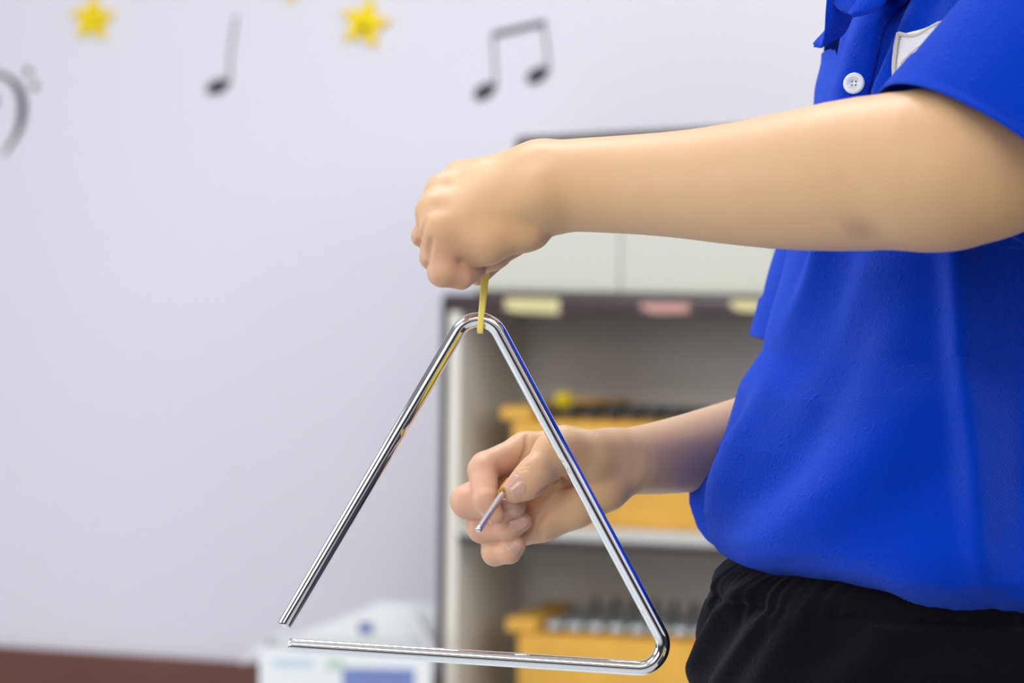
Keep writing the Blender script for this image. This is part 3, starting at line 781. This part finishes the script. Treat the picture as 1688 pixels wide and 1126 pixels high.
# beater
A0 = W(789, 873, -.032); A1 = W(829, 813, .012); dirb = A1 - A0; L_ = np.linalg.norm(dirb); dirb /= L_
beat = empty('triangle_beater', A0, label='slim steel triangle beater held between thumb and forefinger', cat='beater')
P = [A0 + dirb * (L_ + .014) * t for t in np.linspace(0, 1, 40)]
r_b = .0019
P = np.vstack([[A0 - dirb * .0014], [A0 - dirb * .0009], P]); rr = np.concatenate([[r_b * .45], [r_b * .85], np.full(40, r_b)])
V, Fc = tube(P, rr, 24, seed_up=(0, 0, 1)); mesh_obj('rod', V, Fc, STEEL, beat)
g0 = A1 - dirb * .001
V, Fc = tube([g0, g0 + dirb * .0006, g0 + dirb * .008, g0 + dirb * .016, g0 + dirb * .0166], [.0024, .0031, .0033, .0031, .0024], 24, seed_up=(0, 0, 1))
mesh_obj('grip', V, Fc, AMBER, beat)['label'] = 'amber rubber grip'

# ------------------------------------------------------------------ room
PSI = math.radians(17)
EX = np.array([math.cos(PSI), -math.sin(PSI), 0]); EY = np.array([math.sin(PSI), math.cos(PSI), 0])
# cabinet's front left corner and the wall behind it
YC = 2.72
CL = W(727, 560, YC); CL[2] = 0
DEP = .40
WO = CL + EY * (DEP + .01)                        # a point of the wall plane
def on_wall(px, py, off=0.):
    d = _f + (px - 844) / F_PX * _r + (563 - py) / F_PX * _u
    return CAM + d * (((WO - EY * off - CAM) @ EY) / (d @ EY))
RM = Matrix(((EX[0], EY[0], 0, WO[0]), (EX[1], EY[1], 0, WO[1]), (0, 0, 1, 0), (0, 0, 0, 1)))   # local x along wall, y into it
def setting(name, a, b, m, bev=0):
    bm = bmesh.new(); box(bm, a, b, bev); bm.transform(RM)
    return tag(bm_obj(name, bm, m), kind='structure')
setting('wall_back', (-3.6, 0, 0), (3.6, .1, 2.7), WALL)
zb = on_wall(300, 1087, .02)[2]
setting('baseboard_back', (-3.6, -.018, 0), (3.6, 0, zb), WOODBASE, .003)
bm = bmesh.new(); box(bm, (-4.5, -3.2, -.1), (3.5, 5.2, 0), 0); tag(bm_obj('floor', bm, FLOOR), kind='structure')
bm = bmesh.new(); box(bm, (-4.5, -3.2, 2.7), (3.5, 5.2, 2.8), 0); tag(bm_obj('ceiling', bm, CEIL), kind='structure')
bm = bmesh.new(); box(bm, (1.9, -3.2, 0), (2.0, 2.6, 2.7), 0); tag(bm_obj('wall_right', bm, WALL), kind='structure')
bm = bmesh.new(); box(bm, (-4.5, -3.3, 0), (3.5, -3.2, 2.7), 0); tag(bm_obj('wall_front', bm, FRONTW), kind='structure')
bm = bmesh.new(); box(bm, (1.12, -1.8, 0), (1.85, .45, .004), .001); tag(bm_obj('reflected_panel_yellow', bm, YPAINT), kind='structure')  # added yellow floor panel, out of view, for the streak in the chrome
bm = bmesh.new(); box(bm, (.62, -1.8, 0), (1.12, .45, .004), .001); tag(bm_obj('reflected_panel_dark', bm, WAINS), kind='structure')  # added dark floor panel, unseen, gives the chrome a dark reflection
bm = bmesh.new(); box(bm, (-4.5, -3.2, .12), (1.9, -3.17, .95), .001); tag(bm_obj('trim_2', bm, WAINS), kind='structure')
bm = bmesh.new(); box(bm, (1.87, -3.2, .12), (1.9, 2.6, .95), .001); tag(bm_obj('trim_3', bm, WAINS), kind='structure')

def cab_local(name, loc_world, rz=-PSI, **kw): return empty(name, loc_world, rz, **kw)
ztop = W(850, 486, YC)[2]; zund = W(850, 516, YC)[2]; zsh1 = W(960, 866, YC)[2]; zsh0 = W(960, 886, YC)[2]
CW = 1.15
cab = cab_local('open_cabinet', CL, label='open pale cabinet with dark edging holding two wooden instruments', cat='cabinet')
bm = bmesh.new()
box(bm, (.012, .004, 0), (.032, DEP, zund + .01)); box(bm, (CW - .02, .004, 0), (CW, DEP, zund + .01)); box(bm, (.032, .004, .0), (CW - .02, .02, .07))
bm_obj('side_panel', bm, PALE, cab)
bm = bmesh.new(); box(bm, (0, 0, 0), (.012, DEP, ztop - .008), .0015); bm_obj('edge_strip', bm, DARK, cab)
bm = bmesh.new(); box(bm, (0, 0, zund), (CW, DEP, ztop), .006); bm_obj('top_board', bm, DARK, cab)
bm = bmesh.new(); box(bm, (.032, DEP - .01, .05), (CW - .02, DEP, zund), 0); bm_obj('back_panel', bm, GREYL, cab)
bm = bmesh.new(); box(bm, (.032, .012, zsh0), (CW - .02, DEP - .01, zsh1), .003); bm_obj('shelf', bm, SHELF, cab)
bm = bmesh.new(); box(bm, (.032, .012, .06), (CW - .02, DEP - .01, .08), .003); bm_obj('shelf', bm, SHELF, cab)
bm = bmesh.new(); box(bm, (.032, .006, zsh0 - .012), (CW - .02, .018, zsh0), .001); bm_obj('shelf_shade', bm, DARK, cab)  # dark strip standing in for the shadow below the shelf
def cab_x(px, py):                # px on the cabinet's front -> local x
    d = _f + (px - 844) / F_PX * _r + (563 - py) / F_PX * _u
    P = CAM + d * (((CL - CAM) @ EY) / (d @ EY)); return (P - CL) @ EX, P[2]
for x0, x1, y0, y1, m, lab, tilt in ((833, 922, 494, 520, TAPEY, 'cream tape strip on the top edge', .004), (1056, 1136, 502, 518, TAPEP, 'pink tape strip on the top edge', 0), (1205, 1258, 498, 516, TAPEY, 'short cream tape strip on the top edge', .002)):
    xa, za = cab_x(x0, y0); xb, zb_ = cab_x(x1, y1)
    zt_ = za + .003
    o = mesh_obj('tape_strip', [(xa, -.0008, zt_), (xb, -.0008, zt_), (xb, -.0008, zb_ + .002), (xa + .02, -.0008, zb_ + tilt), (xa, -.0008, zb_ + .008)], [(0, 1, 2, 3, 4)], m, cab, False, True)
    md = o.modifiers.new('t', 'SOLIDIFY'); md.thickness = .0008; tag(o, label=lab)

# pale box cabinet on top, dark case on it
xa, zt = cab_x(770, 276)
ub = empty('pale_cupboard', CL + EX * xa + EY * .03 + UP * ztop, -PSI, label='pale two-door cupboard standing on the open cabinet', cat='cupboard')
hU = zt - ztop
UW = 1.0
bm = bmesh.new(); box(bm, (0, .018, 0), (UW, .33, hU), .004); bm_obj('carcass', bm, DOORM, ub)
xs = cab_x(1015, 430)[0] - xa
for x0, x1 in ((.004, xs - .0007), (xs + .0007, xs * 2)):
    bm = bmesh.new(); box(bm, (x0, 0, .006), (x1, .0175, hU - .004), .003); bm_obj('door', bm, DOORM, ub)
xd, zd0 = cab_x(831, 258); zd1 = cab_x(846, 222)[1]
dc = empty('dark_case', CL + EX * xd + EY * .06 + UP * (ztop + hU), -PSI, label='dark grey-brown flat case lying on top of the pale cupboard', cat='case')
ht_ = zd1 - (ztop + hU)
Vd = [(0, 0, 0), (.55, 0, 0), (.55, .22, 0), (0, .22, 0), (0, 0, ht_), (.55, 0, ht_ + .026), (.55, .22, ht_ + .026), (0, .22, ht_)]
bm = bmesh.new(); vv = [bm.verts.new(q) for q in Vd]
for f in ((0, 3, 2, 1), (4, 5, 6, 7), (0, 1, 5, 4), (1, 2, 6, 5), (2, 3, 7, 6), (3, 0, 4, 7)): bm.faces.new([vv[i] for i in f])
bmesh.ops.bevel(bm, geom=bm.edges[:], offset=.004, segments=2, affect='EDGES'); bm_obj('case_body', bm, SLAB, dc)
bm = bmesh.new(); box(bm, (.24, -.012, ht_ * .4), (.34, -.0, ht_ * .4 + .012), .003); bm_obj('case_handle', bm, DARK, dc)

# barred instruments
def instrument(name, z0, xl, zt, bar_m, label, pins, bars=15, y0=.05, group=None, tip=None):
    """box with a raised end block, a row of bars lying across two rails"""
    H = zt - z0
    r = empty(name, CL + EX * xl + EY * y0 + UP * z0, -PSI, label=label, cat='instrument')
    Lx = .64; dp = .24
    bm = bmesh.new()
    vv = [bm.verts.new(q) for q in ((.022, 0, 0), (Lx, 0, 0), (Lx, dp, 0), (.022, dp, 0), (.02, 0, H * .89), (Lx, 0, H * .89), (Lx, dp, H * .89), (.02, dp, H * .89))]
    for f in ((0, 3, 2, 1), (4, 5, 6, 7), (0, 1, 5, 4), (1, 2, 6, 5), (2, 3, 7, 6), (3, 0, 4, 7)): bm.faces.new([vv[i] for i in f])
    bmesh.ops.bevel(bm, geom=bm.edges[:], offset=.003, segments=2, affect='EDGES'); bm_obj('resonator_box', bm, WOODY, r)
    bm = bmesh.new(); box(bm, (0, -.006, H * .89), (.056, dp + .006, H), .004); bm_obj('end_block', bm, WOODY, r)
    for yy in (.03, dp - .05):
        bm = bmesh.new(); box(bm, (.064, yy, H * .885), (Lx, yy + .02, H * .93), .002); bm_obj('rail', bm, WOODY, r)
    st = .0352
    for i in range(bars):
        x = .072 + i * st; sh_ = i * .0045
        bm = bmesh.new(); box(bm, (x, .004 + sh_ * .5 - .012, H * .935), (x + .027, dp - .012 - sh_ * .5, H * .935 + .011), .0025)
        bm_obj('bar', bm, bar_m, r)
        if pins:
            for yy in (.04, dp - .04):
                bm = bmesh.new(); bmesh.ops.create_cone(bm, cap_ends=True, segments=12, radius1=.0052, radius2=.0046, depth=.034, matrix=Matrix.Translation((x + .031, yy, H * .935 + .014)))
                bm_obj('pin', bm, PIN, r, True)
    return r
xu = cab_x(797, 680)[0]; zu = cab_x(797, 672)[1]
xy = instrument('xylophone', zsh1, xu + .015, zu, BARD, 'honey wood xylophone with black bars on the upper shelf', False)
xlw = cab_x(806, 1030)[0]; zlw = cab_x(806, 1020)[1]
instrument('metallophone', .08, xlw + .015, zlw - .004, BARS, 'honey wood metallophone with silver bars on the lower shelf', True)
# mallet with a yellow head lying on the upper instrument
xm, zm = cab_x(868, 661)
pm = CL + EX * (xm + .03) + EY * .12; pm[2] = zm - .004
mal = empty('mallet', pm, -PSI, label='mallet with a round yellow head resting on the xylophone bars', cat='mallet')
bm = bmesh.new(); bmesh.ops.create_uvsphere(bm, u_segments=24, v_segments=16, radius=.0165); bmesh.ops.scale(bm, vec=(1.1, 1.1, 1), verts=bm.verts[:]); bm_obj('mallet_head', bm, FELT, mal, True)
V, Fc = tube([(0, 0, 0), (.05, .045, -.001), (.09, .095, -.002)], .0045, 14, seed_up=(0, 0, 1)); mesh_obj('mallet_stick', V, Fc, WOODY, mal, True, True)

# carton at the wall
cy = 2.62
c0 = W(428, 1068, cy); zc_ = c0[2]; cb = c0.copy(); cb[2] = 0
ct = empty('carton', cb, 0, label='white open carton with blue printing on the floor beside the cabinet', cat='carton')
wC = W(712, 1078, cy)[0] - c0[0]; dC = .165; th = .004
bm = bmesh.new()
box(bm, (0, 0, 0), (wC, dC, th), .001); box(bm, (0, 0, th), (wC, th, zc_), .001); box(bm, (0, dC - th, th), (wC, dC, zc_), .001)
box(bm, (0, th, th), (th, dC - th, zc_), .001); box(bm, (wC - th, th, th), (wC, dC - th, zc_), .001)
bm_obj('carton_body', bm, CARTON, ct)
def flap(pts, nm='carton_flap'):
    o = mesh_obj(nm, pts, [tuple(range(len(pts)))], CARTON, ct, False, True); o.modifiers.new('t', 'SOLIDIFY').thickness = .004; return o
flap([(.05, dC - .002, zc_), (wC, dC - .002, zc_), (wC, dC + .010, zc_ + .052), (wC * .66, dC + .010, zc_ + .055), (wC * .58, dC + .009, zc_ + .044)])
flap([(wC - .002, .01, zc_), (wC - .002, dC - .01, zc_), (wC - .03, dC - .02, zc_ + .05), (wC - .03, .07, zc_ + .045)])
flap([(.002, .02, zc_), (.002, dC - .02, zc_), (-.035, dC - .03, zc_ - .03), (-.035, .03, zc_ - .03)])
def on_carton(px, py):
    d = _f + (px - 844) / F_PX * _r + (563 - py) / F_PX * _u; o_ = cb
    P = CAM + d * ((o_ - CAM)[1] / d[1]); return (P - o_)[0], P[2]
def printpatch(x0, y0, x1, y1, m, nm, depth=-.0006):
    a = on_carton(x0, y0); b = on_carton(x1, y1); bm = bmesh.new(); box(bm, (a[0], depth, b[1]), (b[0], 0, a[1]), 0); return bm_obj(nm, bm, m, ct)
printpatch(565, 1101, 682, 1215, BLUEP, 'printed_label')['label'] = 'blue printed panel'
printpatch(450, 1086, 516, 1101, PALEB, 'printed_stripe')
printpatch(538, 1086, 567, 1106, GREENP, 'printed_mark')
bm = bmesh.new(); box(bm, (wC * .54, dC - .0055, zc_ + .004), (wC * .62, dC - .0045, zc_ + .022), 0); bm_obj('printed_spot', bm, BLUEP, ct)

# ------------------------------------------------------------------ wall stickers: thin cut-outs on the wall
def sticker(name, polys_px, m, parent=None, th=.003, off=.0):
    """polys_px: list of outlines in photo pixels projected on the wall; extruded th thick"""
    bm = bmesh.new()
    for poly in polys_px:
        P = [on_wall(x, y, off + .0005) for x, y in poly]
        a = [bm.verts.new(p) for p in P]; b = [bm.verts.new(p - EY * th) for p in P]; n = len(P)
        bm.faces.new(a); bm.faces.new(b[::-1])
        for i in range(n): bm.faces.new((a[i], a[(i + 1) % n], b[(i + 1) % n], b[i]))
    return bm_obj(name, bm, m, parent, False, local=False)
def star_poly(cx, cy, R, r, rot):
    return [(cx + (R if i % 2 == 0 else r) * math.sin(rot + i * PI / 5), cy - (R if i % 2 == 0 else r) * math.cos(rot + i * PI / 5)) for i in range(10)]
def ell_poly(cx, cy, a, b, rot, n=28):
    return [(cx + a * math.cos(t) * math.cos(rot) - b * math.sin(t) * math.sin(rot), cy - a * math.cos(t) * math.sin(rot) - b * math.sin(t) * math.cos(rot)) for t in np.linspace(0, 2 * PI, n, endpoint=False)]
def strip_poly(pts, ws):
    P = np.array(pts, float); T = np.gradient(P, axis=0); T /= np.linalg.norm(T, axis=1)[:, None]; N_ = np.stack([-T[:, 1], T[:, 0]], 1)
    w = np.array(ws)[:, None] / 2
    return [tuple(q) for q in np.vstack([P + N_ * w, (P - N_ * w)[::-1]])]
g = 'yellow star stickers along the wall'
e = empty('star_sticker', on_wall(155, 32), label='yellow star sticker with a faint face, leftmost on the wall', cat='sticker', group=g)
sticker('star', [star_poly(155, 32, 38, 18.5, math.radians(4))], STAR, e, .012)
sticker('star_face', [ell_poly(147, 27, 3.5, 3, 0), ell_poly(163, 26, 3.5, 3, 0), strip_poly([(144, 38), (149, 42), (156, 43), (163, 41), (167, 37)], [3, 4, 4, 4, 3])], FACE, e, .001, .0125)
e = empty('star_sticker', on_wall(603, 38), label='yellow star sticker with one dark dot, left of the paired note', cat='sticker', group=g)
sticker('star', [star_poly(603, 39, 44, 20, math.radians(14))], STAR, e, .012)
sticker('dark_dot', [ell_poly(600, 46, 6.5, 6, 0)], STAR_DOT, e, .001, .0125)
e = empty('star_sticker', on_wall(484, -32), label='yellow star sticker cut off by the top edge, only one point showing', cat='sticker', group=g)
sticker('star', [star_poly(482, -35, 40, 18, math.radians(180))], STAR, e, .012)
e = empty('note_sticker', on_wall(360, 143), label='black quarter note sticker with a single stem on the wall', cat='sticker')
sticker('note_head', [ell_poly(359, 143, 19.5, 11.5, math.radians(24))], INK, e)
sticker('note_stem', [strip_poly([(378, 140), (381, 85), (390, 26)], [2.4, 2.4, 2.4])], INK, e)
e = empty('note_sticker', on_wall(850, 90), label='black beamed pair of notes sticker on the wall above the fist', cat='sticker')
sticker('note_head', [ell_poly(799, 151, 19.5, 12, math.radians(35))], INK, e); sticker('note_head', [ell_poly(886, 124, 19.5, 12, math.radians(33))], INK, e)
sticker('note_stem', [strip_poly([(818, 145), (816, 100), (813, 56)], [2.6, 2.6, 2.6])], INK, e); sticker('note_stem', [strip_poly([(905, 118), (902, 80), (896, 40)], [2.6, 2.6, 2.6])], INK, e)
sticker('note_beam', [[(813, 53), (899, 33), (899, 42), (813, 62)]], INK, e)
e = empty('clef_sticker', on_wall(20, 180), label='black bass clef sticker with two dots at the left edge', cat='sticker')
cq = bez([(-40, 150, 0), (-22, 128, 0), (0, 123, 0), (18, 131, 0), (33, 150, 0), (38, 178, 0), (33, 210, 0), (22, 232, 0), (6, 256, 0)], 40)
sticker('clef_curve', [strip_poly(cq[:, :2], np.interp(np.arange(40), [0, 12, 20, 26, 32, 39], [5, 7, 12, 13, 8, 3]))], INK, e)
sticker('clef_knob', [ell_poly(-16, 166, 13, 13, 0)], INK, e)
sticker('clef_dot', [ell_poly(47, 118, 5.8, 5.8, 0)], INK, e); sticker('clef_dot', [ell_poly(58, 142, 5.8, 5.8, 0)], INK, e)

# ------------------------------------------------------------------ light
def area(name, loc, target, size, power, color=(1, 1, 1), sy=None):
    l = bpy.data.lights.new(name, 'AREA'); l.energy = power; l.color = color; l.size = size
    if sy: l.shape = 'RECTANGLE'; l.size_y = sy
    o = bpy.data.objects.new(name, l); COL.objects.link(o); o.location = loc
    o.rotation_euler = (Vector(target) - Vector(loc)).to_track_quat('-Z', 'Y').to_euler(); return o
area('ceiling_or_fill_light', (-.3, .95, 2.62), (-.3, .95, 0), 1.2, 40, (.92, .95, 1), .4)
area('ceiling_or_fill_light', (-1.7, -.5, 2.62), (-1.7, -.5, 0), 1.2, 15, (1, .98, .95), .4)
area('ceiling_or_fill_light', (.5, -2.4, 2.62), (.1, 1.2, .8), 2.4, 28, (1, .95, .87), .6)  # added warm front fill from overhead, no fixture built
area('window_or_fill_light', (-1.5, -3.1, 1.6), (.2, .5, .8), 2.2, 56, (1, .97, .92), 1.2)  # added front fill to lift the cabinet interior, no window in that wall
area('ceiling_or_fill_light', (1.25, -1.3, 2.62), (1.1, -1.0, 0), 1.0, 9, (1, .96, .9), .4)  # added lamp to brighten the yellow panel mirrored in the chrome
area('window_or_fill_light', (-3.2, .5, 1.45), (0, .2, 1.0), 2.2, 46, (.88, .93, 1), 1.5)
area('window_or_fill_light', (1.84, .95, 1.45), (-.3, 3.0, .6), 1.0, 17, (1, .98, .94), 1.2)  # added fill for the cabinet's inner left and back panels, no window there
w = bpy.data.worlds.new('world'); SC.world = w; w.use_nodes = True
w.node_tree.nodes['Background'].inputs['Color'].default_value = (.93, .94, 1, 1)
w.node_tree.nodes['Background'].inputs['Strength'].default_value = .16
vs_ = SC.view_settings
vs_.view_transform = 'Standard'; vs_.look = 'None'; vs_.exposure = -.03; vs_.gamma = 1; vs_.use_curve_mapping = False
